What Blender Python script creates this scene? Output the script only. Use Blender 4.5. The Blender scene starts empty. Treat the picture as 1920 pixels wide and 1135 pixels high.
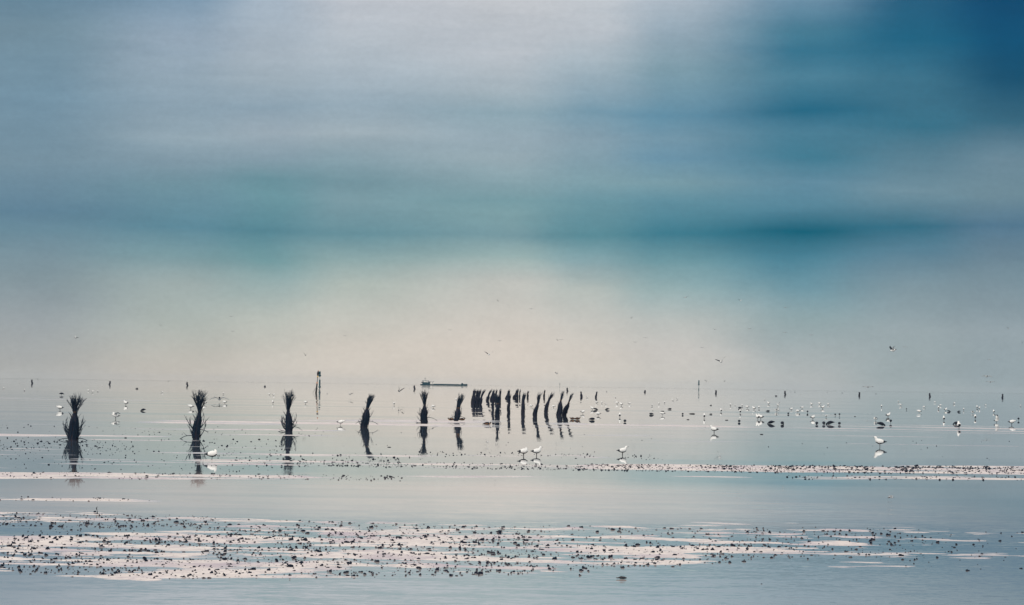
import bpy, math, random
import numpy as np
from mathutils import Matrix, Vector

S = bpy.context.scene
COL = S.collection
R = math.radians
random.seed(7)
rng = np.random.default_rng(11)

# ------------------------------------------------------------------ camera
F = 8000.0            # focal length in photo pixels (150 mm on 36 mm, 1920 px wide)
HC = 2.2              # eye height above the water
TILT = 0.0149         # the photographer held the camera slightly off level
PITCH = math.atan(154.9 / F)
cd = bpy.data.cameras.new('camera')
cd.lens = 150; cd.sensor_width = 36; cd.clip_start = 0.5; cd.clip_end = 150000
cam = bpy.data.objects.new('camera', cd); COL.objects.link(cam)
CM = Matrix.Rotation(math.pi / 2 + PITCH, 4, 'X') @ Matrix.Rotation(TILT, 4, 'Z')
cam.matrix_world = Matrix.Translation((0, 0, HC)) @ CM
S.camera = cam
CM3 = CM.to_3x3()
S.render.resolution_x = 1024; S.render.resolution_y = 605
S.view_settings.view_transform = 'Standard'; S.view_settings.look = 'None'
S.view_settings.exposure = 0; S.view_settings.gamma = 1
S.render.engine = 'CYCLES'
S.cycles.volume_bounces = 1
S.cycles.max_bounces = 8

def hz(x): return 722.4 + TILT * (x - 960)
def ray(x, y): return (CM3 @ Vector(((x - 960) / F, -(y - 567.5) / F, -1))).normalized()
def water_at(x, y):
    """ground point seen at photo pixel, and photo pixels per metre there"""
    d = ray(x, y); t = -HC / d.z
    p = Vector((0, 0, HC)) + d * t
    return p, F / p.y
def air_at(x, y, dist):
    d = ray(x, y); t = dist / d.y
    return Vector((0, 0, HC)) + d * t, F / dist

# ------------------------------------------------------------------ node helpers
def lin(c):
    return tuple(((v / 255) / 12.92 if v / 255 <= 0.04045 else (((v / 255) + 0.055) / 1.055) ** 2.4) for v in c)
class NT:
    def __init__(s, nt): s.nt = nt; s.n = nt.nodes; s.l = nt.links
    def new(s, t, **k):
        n = s.n.new(t)
        for a, b in k.items(): setattr(n, a, b)
        return n
    def put(s, sock, v):
        if isinstance(v, bpy.types.NodeSocket): s.l.new(v, sock)
        else: sock.default_value = v
    def math(s, op, a, b=0.0, c=0.0, clamp=False):
        n = s.new('ShaderNodeMath', operation=op, use_clamp=clamp)
        s.put(n.inputs[0], a); s.put(n.inputs[1], b); s.put(n.inputs[2], c)
        return n.outputs[0]
    def mapr(s, v, a, b, c=0.0, d=1.0, kind='LINEAR'):
        n = s.new('ShaderNodeMapRange', interpolation_type=kind)
        s.put(n.inputs[0], v); s.put(n.inputs[1], a); s.put(n.inputs[2], b); s.put(n.inputs[3], c); s.put(n.inputs[4], d)
        return n.outputs[0]
    def mix(s, f, a, b, blend='MIX'):
        n = s.new('ShaderNodeMix', data_type='RGBA', blend_type=blend)
        s.put(n.inputs[0], f); s.put(n.inputs[6], a); s.put(n.inputs[7], b)
        return n.outputs[2]
    def ramp(s, f, stops):
        n = s.new('ShaderNodeValToRGB'); s.put(n.inputs[0], f)
        e = n.color_ramp.elements
        stops = sorted(stops)
        e[0].position = stops[0][0]; e[0].color = (*stops[0][1], 1)
        e[1].position = stops[-1][0]; e[1].color = (*stops[-1][1], 1)
        for p, c in stops[1:-1]:
            q = e.new(p); q.color = (*c, 1)
        n.color_ramp.interpolation = 'LINEAR'
        return n.outputs[0]
    def noise(s, vec, scale, detail=2.0, rough=0.5, out=0):
        n = s.new('ShaderNodeTexNoise'); s.put(n.inputs['Vector'], vec)
        n.inputs['Scale'].default_value = scale; n.inputs['Detail'].default_value = detail
        n.inputs['Roughness'].default_value = rough
        return n.outputs[out]
    def comb(s, x, y, z=0.0):
        n = s.new('ShaderNodeCombineXYZ'); s.put(n.inputs[0], x); s.put(n.inputs[1], y); s.put(n.inputs[2], z)
        return n.outputs[0]

# ------------------------------------------------------------------ sky
SUN_EL, SUN_AZ = 36.0, 205.0     # high, veiled, behind the photographer's left shoulder
W = bpy.data.worlds.new('World'); S.world = W; W.use_nodes = True
w = NT(W.node_tree); w.n.clear()
tc = w.new('ShaderNodeTexCoord')
sp = w.new('ShaderNodeSeparateXYZ'); w.l.new(tc.outputs['Generated'], sp.inputs[0])
az = w.math('MULTIPLY', w.math('ARCTAN2', sp.outputs[0], sp.outputs[1]), 57.29578)
el = w.math('MULTIPLY', w.math('ARCSINE', sp.outputs[2]), 57.29578)
wv = w.comb(w.math('MULTIPLY', az, 0.16), w.math('MULTIPLY', el, 0.75))
n1 = w.noise(wv, 1.0, 3.0, 0.5)
n2 = w.noise(w.comb(w.math('MULTIPLY', az, 0.5), w.math('MULTIPLY', el, 1.5), 3.7), 1.0, 4.0, 0.55)
elw = w.math('ADD', el, w.math('MULTIPLY', w.math('SUBTRACT', n1, 0.5), 0.26))
elw = w.math('ADD', elw, w.math('MULTIPLY', w.math('SUBTRACT', n2, 0.5), 0.10))
azw = w.math('ADD', az, w.math('MULTIPLY', w.math('SUBTRACT', n2, 0.5), 0.9))
ELM = 5.4
el01 = w.math('DIVIDE', elw, ELM, clamp=True)
SKY = [
 (60, [(0,(100,131,152)),(60,(114,141,158)),(180,(115,145,165)),(300,(118,145,162)),(400,(95,130,152)),(440,(105,138,155)),(520,(130,149,158)),(600,(154,162,166)),(700,(174,174,171))]),
 (350,[(0,(125,152,175)),(80,(150,168,185)),(160,(145,165,180)),(200,(138,160,176)),(260,(145,165,178)),(310,(128,153,168)),(350,(110,145,160)),(430,(92,136,155)),(480,(122,154,162)),(530,(156,171,171)),(600,(174,182,177)),(660,(188,186,178)),(715,(198,190,180))]),
 (500, [(0,(165,180,195)),(100,(165,178,190)),(160,(158,174,186)),(200,(140,162,178)),(250,(152,168,180)),(300,(135,158,172)),(340,(105,145,158)),(380,(105,148,160)),(435,(84,131,148)),(490,(115,155,162)),(540,(155,175,175)),(600,(185,190,183)),(660,(198,194,185)),(715,(206,198,188))]),
 (640,[(0,(190,195,203)),(100,(175,186,196)),(150,(165,180,192)),(200,(148,168,182)),(250,(158,174,184)),(300,(135,160,172)),(340,(117,150,162)),(380,(122,154,165)),(440,(100,142,155)),(490,(141,167,169)),(540,(178,188,182)),(600,(196,196,188)),(650,(207,200,190)),(715,(212,203,192))]),
 (960,[(0,(192,196,202)),(100,(185,192,200)),(170,(165,180,190)),(215,(140,165,178)),(260,(150,170,182)),(300,(150,170,180)),(340,(135,162,172)),(375,(118,155,165)),(400,(125,160,168)),(440,(117,152,162)),(480,(150,175,176)),(530,(190,192,187)),(600,(205,200,192)),(650,(213,204,194)),(715,(216,206,195))]),
 (1100,[(0,(192,198,205)),(60,(185,192,200)),(130,(160,178,190)),(210,(115,150,170)),(260,(135,160,175)),(300,(130,158,172)),(345,(125,158,170)),(380,(105,148,162)),(440,(88,138,153)),(490,(135,165,172)),(540,(178,186,182)),(600,(198,197,191)),(660,(209,202,193)),(715,(212,205,195))]),
 (1250,[(0,(172,184,196)),(60,(150,170,185)),(130,(125,155,170)),(215,(95,140,165)),(260,(115,150,170)),(300,(105,145,168)),(345,(120,155,168)),(380,(95,142,160)),(440,(60,120,145)),(490,(110,152,163)),(540,(150,175,178)),(600,(185,190,187)),(660,(200,197,192)),(715,(204,200,193))]),
 (1500,[(0,(110,145,170)),(60,(70,120,148)),(100,(55,112,145)),(150,(75,125,152)),(210,(35,98,135)),(250,(75,125,152)),(300,(65,120,148)),(345,(95,138,160)),(390,(85,132,155)),(436,(8,92,124)),(480,(70,125,150)),(540,(110,150,165)),(600,(145,167,172)),(660,(165,175,177)),(715,(175,180,180))]),
 (1700,[(0,(40,90,130)),(80,(30,95,135)),(150,(60,110,140)),(200,(60,110,140)),(245,(55,108,138)),(290,(84,124,146)),(360,(110,142,158)),(430,(50,105,135)),(480,(90,130,152)),(540,(126,149,160)),(620,(151,165,170)),(715,(156,169,172))]),
 (1880,[(0,(10,68,115)),(80,(10,75,120)),(150,(20,75,115)),(230,(55,100,130)),(300,(105,135,152)),(370,(110,140,155)),(430,(80,115,142)),(520,(118,142,155)),(620,(148,162,169)),(715,(148,163,169))]),
]
def tealer(c):
    sat = max(0, min(1, (c[2] - c[0]) / 70))
    d = max(0, min(1, (95 - c[0]) / 60))
    return (c[0] - 4 * d, c[1] + 4 * d, c[2] - 1.5 * sat - 3 * d)
cur = None; pa = None
for x, st in SKY:
    a = (x - 960) / 139.6
    c = w.ramp(el01, [(max(0, min(1, (hz(x) - y) / 139.6 / ELM)), lin(tealer(k))) for y, k in st])
    cur = c if cur is None else w.mix(w.mapr(azw, pa, a, kind='SMOOTHSTEP'), cur, c)
    pa = a
# brightness mottling of the cloud sheet
mot = w.mapr(w.noise(w.comb(w.math('MULTIPLY', az, 0.9), w.math('MULTIPLY', el, 2.0), 9.1), 1.0, 5.0, 0.55), 0.3, 0.7, 0.965, 1.035)
cur = w.mix(1.0, cur, w.comb(mot, mot, mot), 'MULTIPLY')
# small soft cells in the cloud sheet
cell = w.mapr(w.noise(w.comb(w.math('MULTIPLY', az, 11.0), w.math('MULTIPLY', el, 15.0), 1.3), 1.0, 4.0, 0.8), .3, .7, .962, 1.038)
cur = w.mix(1.0, cur, w.comb(cell, cell, cell), 'MULTIPLY')
wis = w.noise(w.comb(w.math('MULTIPLY', az, 0.55), w.math('MULTIPLY', el, 5.0), 4.4), 1.0, 6.0, 0.62)
wm = w.mapr(el, .8, 1.8, kind='SMOOTHSTEP')
wz = w.mapr(wis, .3, .7, -0.05, 0.05)
wz = w.math('ADD', 1.0, w.math('MULTIPLY', wz, wm))
cur = w.mix(1.0, cur, w.comb(wz, w.math('ADD', .2, w.math('MULTIPLY', wz, .8)), w.math('ADD', .35, w.math('MULTIPLY', wz, .65))), 'MULTIPLY')
# the overcast outside the photographed patch of sky
hi = w.ramp(w.math('DIVIDE', el, 90.0, clamp=True), [(0.0, (.58,.56,.53)), (.08, (.50,.57,.62)), (.25, (.86,.86,.86)), (1.0, (1.0,1.0,1.0))])
up = w.mapr(el, 5.3, 11.0, kind='SMOOTHSTEP')
side = w.mapr(w.math('ABSOLUTE', az), 9.0, 24.0, kind='SMOOTHSTEP')
cov = w.math('MAXIMUM', up, side)
cloud = w.mix(cov, cur, hi)
sky = w.new('ShaderNodeTexSky', sky_type='NISHITA'); sky.sun_disc = False
sky.sun_elevation = R(SUN_EL); sky.sun_rotation = R(SUN_AZ)
bg1 = w.new('ShaderNodeBackground'); w.l.new(sky.outputs[0], bg1.inputs[0]); bg1.inputs[1].default_value = 0.07
bg2 = w.new('ShaderNodeBackground'); w.l.new(cloud, bg2.inputs[0]); bg2.inputs[1].default_value = 1.0
ms = w.new('ShaderNodeMixShader'); ms.inputs[0].default_value = 0.985
w.l.new(bg1.outputs[0], ms.inputs[1]); w.l.new(bg2.outputs[0], ms.inputs[2])
wo = w.new('ShaderNodeOutputWorld'); w.l.new(ms.outputs[0], wo.inputs[0])

# ------------------------------------------------------------------ sun through thin overcast
ld = bpy.data.lights.new('sun', 'SUN'); ld.energy = 1.5; ld.angle = R(14); ld.color = (1.0, .95, .88)
lo = bpy.data.objects.new('sun', ld); COL.objects.link(lo)
a, e = R(SUN_AZ), R(SUN_EL)
sd = Vector((math.sin(a) * math.cos(e), math.cos(a) * math.cos(e), math.sin(e)))
lo.rotation_euler = sd.to_track_quat('Z', 'Y').to_euler(); lo.location = (0, -10, 60)

# ------------------------------------------------------------------ materials
def mat(name, col, rough=.7, col2=None, nscale=8.0, spec=.5, metallic=0.0, bump=0.0, coord='Object'):
    m = bpy.data.materials.new(name); m.use_nodes = True
    t = NT(m.node_tree); b = t.n['Principled BSDF']
    b.inputs['Roughness'].default_value = rough
    b.inputs['Specular IOR Level'].default_value = spec
    b.inputs['Metallic'].default_value = metallic
    c = t.new('ShaderNodeTexCoord').outputs[coord]
    nz = t.noise(c, nscale, 4.0, .6)
    c2 = col2 or tuple(v * .6 for v in col)
    t.put(b.inputs['Base Color'], t.mix(t.mapr(nz, .35, .65), (*c2, 1), (*col, 1)))
    if bump:
        bn = t.new('ShaderNodeBump'); bn.inputs['Strength'].default_value = bump; bn.inputs['Distance'].default_value = .02
        t.l.new(nz, bn.inputs['Height']); t.l.new(bn.outputs[0], b.inputs['Normal'])
    return m
M = {}
M['brush'] = mat('brushwood', (.017,.034,.060), .9, (.011,.022,.038), 30, .15)
M['brush_bark'] = mat('brushwood_core', (.013,.026,.050), .9, (.035,.028,.034), 14, .1)
M['rope'] = mat('binding_rope', (.20,.11,.05), .9, (.06,.05,.05), 20, .2)
M['white'] = mat('white_plumage', (.86,.84,.80), .75, (.78,.76,.73), 20, .2)
M['grey'] = mat('grey_plumage', (.42,.44,.46), .75, (.34,.36,.38), 20, .2)
M['slate'] = mat('slate_wing_belly_shade', (.016,.024,.040), .7, (.010,.016,.026), 20, .2)
M['duck'] = mat('dark_duck_plumage', (.012,.021,.038), .7, (.008,.012,.022), 20, .2)
M['chestnut'] = mat('chestnut_plumage', (.42,.21,.08), .7, (.06,.04,.03), 12, .2)
M['leg'] = mat('dark_leg', (.03,.03,.035), .6, None, 20, .3)
M['lump'] = mat('wet_mussel_clump', (.004,.012,.028), .75, (.010,.014,.026), 30, .1)
M['wood'] = mat('waterlogged_wood', (.014,.018,.026), .6, (.03,.028,.03), 20, .3)
M['steel'] = mat('dark_painted_steel', (.002,.052,.075), .8, (.003,.040,.060), .4, .05)
M['house'] = mat('deckhouse_paint', (.05,.16,.19), .6, (.03,.11,.14), .5, .4)
M['glass'] = mat('wheelhouse_glass', (.25,.30,.32), .1, None, 1, .6)
M['yellow'] = mat('yellow_band', (.75,.50,.16), .6, (.6,.36,.12), 4, .3)
M['orange'] = mat('orange_band', (.62,.22,.09), .6, (.5,.2,.1), 4, .3)
M['pole'] = mat('dark_pole', (.02,.026,.036), .7, (.035,.03,.03), 5, .3)
M['teal'] = mat('green_painted_steel', (.001,.070,.090), .8, (.002,.05,.07), 2, .05)

def mud_mat():
    m = bpy.data.materials.new('wet_sand'); m.use_nodes = True
    t = NT(m.node_tree); b = t.n['Principled BSDF']
    co = t.new('ShaderNodeTexCoord').outputs['Object']
    mp = t.new('ShaderNodeMapping'); mp.inputs['Scale'].default_value = (1, .55, 1); t.l.new(co, mp.inputs[0])
    n1 = t.noise(mp.outputs[0], 1.7, 6, .65); n2 = t.noise(mp.outputs[0], 9.0, 5, .7)
    c = t.mix(t.mapr(n1, .3, .7), (.59,.51,.47,1), (.77,.68,.62,1))
    n3 = t.noise(mp.outputs[0], .55, 5, .7)
    c = t.mix(t.mapr(n2, .50, .70), c, (.34,.28,.31,1))
    c = t.mix(t.mapr(n3, .48, .64, 0, .85), c, (.40,.33,.37,1))
    geo = t.new('ShaderNodeNewGeometry'); sz = t.new('ShaderNodeSeparateXYZ'); t.l.new(geo.outputs['Position'], sz.inputs[0])
    wet = t.mapr(sz.outputs[2], .0003, .0028, 1.0, 0.0)
    c = t.mix(t.math('MULTIPLY', wet, .6), c, (.34,.31,.32,1))
    t.put(b.inputs['Base Color'], c)
    t.put(b.inputs['Roughness'], t.mapr(wet, 0, 1, .6, .22))
    b.inputs['Specular IOR Level'].default_value = .35
    bn = t.new('ShaderNodeBump'); bn.inputs['Strength'].default_value = .35; bn.inputs['Distance'].default_value = .01
    t.l.new(n2, bn.inputs['Height']); t.l.new(bn.outputs[0], b.inputs['Normal'])
    return m
M['mud'] = mud_mat()

def water_mat():
    m = bpy.data.materials.new('tidal_water'); m.use_nodes = True
    t = NT(m.node_tree); b = t.n['Principled BSDF']
    geo = t.new('ShaderNodeNewGeometry'); P = geo.outputs['Position']
    s = t.new('ShaderNodeSeparateXYZ'); t.l.new(P, s.inputs[0])
    X, Y = s.outputs[0], s.outputs[1]
    b.inputs['IOR'].default_value = 1.333
    b.inputs['Roughness'].default_value = 0.0
    # breeze patches: the sheltered channels by the markers are glassier
    def vec(sx, sy, z=0.0): return t.comb(t.math('MULTIPLY', X, sx), t.math('MULTIPLY', Y, sy), z)
    patch = t.noise(vec(.05, .12), 1.0, 3, .5)
    near = t.mapr(Y, 48, 88, 1.0, 0.0, 'SMOOTHSTEP')
    mid = t.math('SUBTRACT', 1.0, t.mapr(t.math('ABSOLUTE', t.math('ADD', X, .3)), 2.5, 7.5, 0, 1, 'SMOOTHSTEP'))
    silt_vignette = t.math('MULTIPLY', t.mapr(Y, 62, 125, 1.0, 0.0, 'SMOOTHSTEP'), mid)  # pale silt tone nearby; the side fade is lens vignetting painted into it
    # broad pale patch mixed into the water, standing in for brighter sky reflection
    sh = t.math('MULTIPLY', t.mapr(Y, 106, 88, 0, 1, 'SMOOTHSTEP'), t.mapr(Y, 60, 76, .12, 1, 'SMOOTHSTEP'))
    sh = t.math('MULTIPLY', sh, t.math('SUBTRACT', 1.0, t.mapr(t.math('ABSOLUTE', t.math('ADD', X, 1.5)), 4.0, 12.0, 0, 1, 'SMOOTHSTEP')))
    sh = t.math('MULTIPLY', sh, t.mapr(t.noise(t.comb(t.math('MULTIPLY', X, .12), t.math('MULTIPLY', Y, .35), 8.0), 1.0, 4, .6), .3, .7, .29, .42))
    t.put(b.inputs['Base Color'], t.mix(silt_vignette, (.13,.16,.19,1), (.66,.60,.57,1)))
    def ctr(sock):
        n = t.new('ShaderNodeVectorMath', operation='SUBTRACT'); t.l.new(sock, n.inputs[0]); n.inputs[1].default_value = (.5,.5,.5)
        return n.outputs[0]
    def scl(v, f):
        n = t.new('ShaderNodeVectorMath', operation='SCALE'); t.l.new(v, n.inputs[0]); t.put(n.inputs['Scale'], f); return n.outputs[0]
    def add(a, c):
        n = t.new('ShaderNodeVectorMath', operation='ADD'); t.l.new(a, n.inputs[0]); t.put(n.inputs[1], c); return n.outputs[0]
    swell = ctr(t.noise(vec(.07, .16, 2.0), 1.0, 2, .5, out=1))
    rip = ctr(t.noise(vec(1.3, 2.6, 5.0), 1.0, 3, .6, out=1))
    fine = ctr(t.noise(vec(9, 14, 7.0), 1.0, 2, .5, out=1))
    amp = t.math('ADD', 0.0012, t.math('MULTIPLY', t.mapr(patch, .48, .62, 0, 1, 'SMOOTHSTEP'), .006))
    amp = t.math('ADD', amp, t.math('MULTIPLY', near, .030))
    v = add(scl(swell, .0035), scl(rip, amp))
    roll = ctr(t.noise(vec(.012, .055, 11.0), 1.0, 1, .5, out=1))
    v = add(v, scl(roll, t.mapr(Y, 170, 260, 0, .013, 'SMOOTHSTEP')))
    v = add(v, scl(fine, t.math('MULTIPLY', amp, .8)))
    sv = t.new('ShaderNodeVectorMath', operation='MULTIPLY'); t.l.new(v, sv.inputs[0]); sv.inputs[1].default_value = (1, 1, 0)
    n = add(sv.outputs[0], (0, 0, 1.0))
    nn = t.new('ShaderNodeVectorMath', operation='NORMALIZE'); t.l.new(n, nn.inputs[0])
    t.l.new(nn.outputs[0], b.inputs['Normal'])
    df = t.new('ShaderNodeBsdfDiffuse'); df.inputs[0].default_value = (.73, .60, .55, 1)
    mx = t.new('ShaderNodeMixShader'); t.l.new(sh, mx.inputs[0]); t.l.new(b.outputs[0], mx.inputs[1]); t.l.new(df.outputs[0], mx.inputs[2])
    t.l.new(mx.outputs[0], t.n['Material Output'].inputs[0])
    return m
M['water'] = water_mat()

# ------------------------------------------------------------------ mesh builder
class MB:
    def __init__(s): s.v = []; s.f = []; s.m = []; s.mats = []
    def mi(s, m):
        if m not in s.mats: s.mats.append(m)
        return s.mats.index(m)
    def ring_loft(s, rings, mid=None, close=True, matfn=None):
        """rings: lists of equal-length point lists"""
        n = len(rings[0]); b0 = len(s.v)
        for r in rings: s.v += [tuple(p) for p in r]
        k = s.mi(mid) if mid else 0
        for i in range(len(rings) - 1):
            for j in range(n):
                a = b0 + i * n + j; b = b0 + i * n + (j + 1) % n
                s.f.append((a, b, b + n, a + n))
                s.m.append(s.mi(matfn(i, j)) if matfn else k)
        if close:
            s.f.append(tuple(b0 + j for j in reversed(range(n)))); s.m.append(s.mi(matfn(0, 0)) if matfn else k)
            e0 = b0 + (len(rings) - 1) * n
            s.f.append(tuple(e0 + j for j in range(n))); s.m.append(s.mi(matfn(len(rings) - 2, 0)) if matfn else k)
    def tube(s, pts, rads, mid, n=4):
        pts = [Vector(p) for p in pts]; rings = []
        for i, p in enumerate(pts):
            t = (pts[min(i + 1, len(pts) - 1)] - pts[max(i - 1, 0)]).normalized()
            u = t.cross(Vector((0, 1, 0)))
            if u.length < .1: u = t.cross(Vector((1, 0, 0)))
            u.normalize(); v = t.cross(u)
            rings.append([p + (u * math.cos(2 * math.pi * j / n) + v * math.sin(2 * math.pi * j / n)) * rads[i] for j in range(n)])
        s.ring_loft(rings, mid)
    def loft(s, secs, mid=None, n=10, matfn=None):
        """secs: (x, z, half width, half height): body along x"""
        rings = []
        for i, (x, z, a, b) in enumerate(secs):
            p0 = secs[max(i - 1, 0)]; p1 = secs[min(i + 1, len(secs) - 1)]
            t = Vector((p1[0] - p0[0], 0, p1[1] - p0[1])).normalized()
            up = Vector((-t.z, 0, t.x))
            rings.append([Vector((x, 0, z)) + Vector((0, 1, 0)) * a * math.cos(2 * math.pi * j / n) + up * b * math.sin(2 * math.pi * j / n) for j in range(n)])
        s.ring_loft(rings, mid, True, matfn)
    def box(s, x0, x1, y0, y1, z0, z1, mid, taper=0.0):
        t = taper
        r = [[(x0, y0, z0), (x1, y0, z0), (x1, y1, z0), (x0, y1, z0)], [(x0 + t, y0 + t, z1), (x1 - t, y0 + t, z1), (x1 - t, y1 - t, z1), (x0 + t, y1 - t, z1)]]
        s.ring_loft(r, mid)
    def wing(s, secs, mids):
        """secs: (leading xyz, trailing xyz, thickness); flat blade with real thickness"""
        rings = []
        for a, b, th in secs:
            a = Vector(a); b = Vector(b); q = a.lerp(b, .35)
            rings.append([a, q + Vector((0, 0, th)), b, q - Vector((0, 0, th))])
        s.ring_loft(rings, None, True, lambda i, j: mids[min(i, len(mids) - 1)])
    def build(s, name, parent=None, smooth=True, xf=None):
        me = bpy.data.meshes.new(name); me.from_pydata(s.v, [], s.f)
        for m in s.mats: me.materials.append(M[m])
        me.polygons.foreach_set('material_index', s.m)
        if smooth: me.polygons.foreach_set('use_smooth', [True] * len(s.f))
        me.update()
        o = bpy.data.objects.new(name, me); COL.objects.link(o)
        if parent: o.parent = parent
        return o
def tag(o, label=None, cat=None, group=None, kind=None):
    for k, v in (('label', label), ('category', cat), ('group', group), ('kind', kind)):
        if v: o[k] = v
    return o
def empty(name, loc):
    o = bpy.data.objects.new(name, None); COL.objects.link(o); o.location = loc; o.empty_display_size = .1
    return o

# ------------------------------------------------------------------ water sheet and sea bed
def plane(name, z, m, half=38000):
    me = bpy.data.meshes.new(name)
    me.from_pydata([(-half, -200, z), (half, -200, z), (half, half, z), (-half, half, z)], [], [(0, 1, 2, 3)])
    me.materials.append(M[m]); o = bpy.data.objects.new(name, me); COL.objects.link(o); o['kind'] = 'structure'
    return o
plane('water', 0.0, 'water')

# ------------------------------------------------------------------ exposed sand flats
def vnoise(x, y, seed):
    xi = np.floor(x).astype(np.int64); yi = np.floor(y).astype(np.int64)
    fx = x - xi; fy = y - yi; fx = fx * fx * (3 - 2 * fx); fy = fy * fy * (3 - 2 * fy)
    def h(a, b):
        n = (a * 374761393 + b * 668265263 + seed * 974634777) & 0xffffffff
        n = ((n ^ (n >> 13)) * 1274126177) & 0xffffffff
        return ((n ^ (n >> 16)) & 0xffff) / 65535.0
    return (h(xi, yi) * (1 - fx) + h(xi + 1, yi) * fx) * (1 - fy) + (h(xi, yi + 1) * (1 - fx) + h(xi + 1, yi + 1) * fx) * fy
def fbm(x, y, seed, oc=4, g=.55):
    t = 0; a = 1; n = 0
    for i in range(oc):
        t = t + a * vnoise(x * 2 ** i, y * 2 ** i, seed + i * 17); n += a; a *= g
    return t / n
def sm(x, a, b):
    t = np.clip((x - a) / (b - a + 1e-9), 0, 1); return t * t * (3 - 2 * t)
def band(cx, v, x0, x1, top, bot, dens, fx=60, fv=3):
    """top and bot: [(x, v)...] of the band's far and near edge; dens a number or [(x, d)...]"""
    t = np.interp(cx, [p[0] for p in top], [p[1] for p in top]); b = np.interp(cx, [p[0] for p in bot], [p[1] for p in bot])
    d = dens if np.isscalar(dens) else np.interp(cx, [p[0] for p in dens], [p[1] for p in dens])
    return d * sm(cx, x0 - fx, x0 + fx) * (1 - sm(cx, x1 - fx, x1 + fx)) * sm(v, t - fv, t + fv * .6) * (1 - sm(v, b - fv * .6, b + fv))
# v = 17600 / distance: the lower the number the farther the flat; cx = bearing
E = 1e4
BANDS = {
 'near': [
   dict(x0=-E, x1=900, top=[(0,297),(350,290),(700,278),(1000,285)], bot=[(0,362),(250,373),(600,366),(1000,354)], dens=[(0,.70),(500,.70),(800,.58),(1000,.5)], fv=6),
   dict(x0=850, x1=1420, top=[(0,300),(1400,286)], bot=[(0,360),(1050,352),(1200,335),(1400,322)], dens=.42, fv=7),
   dict(x0=-E, x1=330, top=[(0,252)], bot=[(0,276),(400,268)], dens=[(0,.62),(400,.42)], fv=3),
   dict(x0=330, x1=1100, top=[(300,256),(1100,263)], bot=[(0,290)], dens=.33, fv=4),
   dict(x0=1100, x1=1650, top=[(1100,263)], bot=[(1000,300),(1650,305)], dens=.36, fv=5),
   dict(x0=1300, x1=E, top=[(1300,258)], bot=[(1300,325),(1920,340)], dens=[(1300,.24),(1600,.14),(1920,.09)], fv=8),
 ],
 'mid': [
   dict(x0=1080, x1=E, top=[(1000,147),(1400,143),(1920,136.5)], bot=[(1000,157),(1400,156.5),(1920,152.5)], dens=.9, fv=1.4),
   dict(x0=560, x1=1150, top=[(600,146),(1100,148)], bot=[(600,156),(1100,157)], dens=.42, fv=2),
   dict(x0=380, x1=760, top=[(400,146),(700,146)], bot=[(400,158),(700,154)], dens=.45, fv=2),
   dict(x0=-E, x1=600, top=[(0,178.5),(600,174)], bot=[(0,189),(600,182.5)], dens=.8, fv=1.2),
   dict(x0=600, x1=1420, top=[(600,175),(1000,169),(1400,165)], bot=[(600,180),(1000,171.5),(1400,168)], dens=[(600,.5),(760,.3),(1400,.22)], fv=1),
   dict(x0=1500, x1=E, top=[(1500,163),(1920,157)], bot=[(1500,168),(1920,163)], dens=.45, fv=1.4),
   dict(x0=-E, x1=280, top=[(0,223.5)], bot=[(0,229)], dens=[(0,.8),(150,.6),(260,.4)], fv=1.2),
   dict(x0=360, x1=1150, top=[(400,137),(1100,130)], bot=[(400,142),(1100,135)], dens=.28, fv=2),
   dict(x0=-E, x1=600, top=[(0,120)], bot=[(0,168)], dens=.09, fv=3),
 ],
 'far': [
   dict(x0=-E, x1=620, top=[(0,86)], bot=[(0,112),(600,100)], dens=.32, fv=4),
   dict(x0=-E, x1=160, top=[(0,104)], bot=[(0,122)], dens=.26, fv=3),
   dict(x0=140, x1=420, top=[(0,112)], bot=[(0,118)], dens=.6, fv=2),
   dict(x0=300, x1=900, top=[(0,80),(900,66)], bot=[(0,100),(900,84)], dens=.30, fv=3),
   dict(x0=1050, x1=1420, top=[(1000,70)], bot=[(1000,78)], dens=.30, fv=2),
   dict(x0=1050, x1=1200, top=[(1000,112)], bot=[(1000,117)], dens=.4, fv=2),
   dict(x0=1500, x1=E, top=[(1000,64)], bot=[(1000,78)], dens=.16, fv=3),
   dict(x0=1100, x1=E, top=[(1000,84)], bot=[(1000,100)], dens=.10, fv=3),
   dict(x0=-E, x1=300, top=[(0,38)], bot=[(0,42)], dens=.12, fv=2),
 ]}
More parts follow.
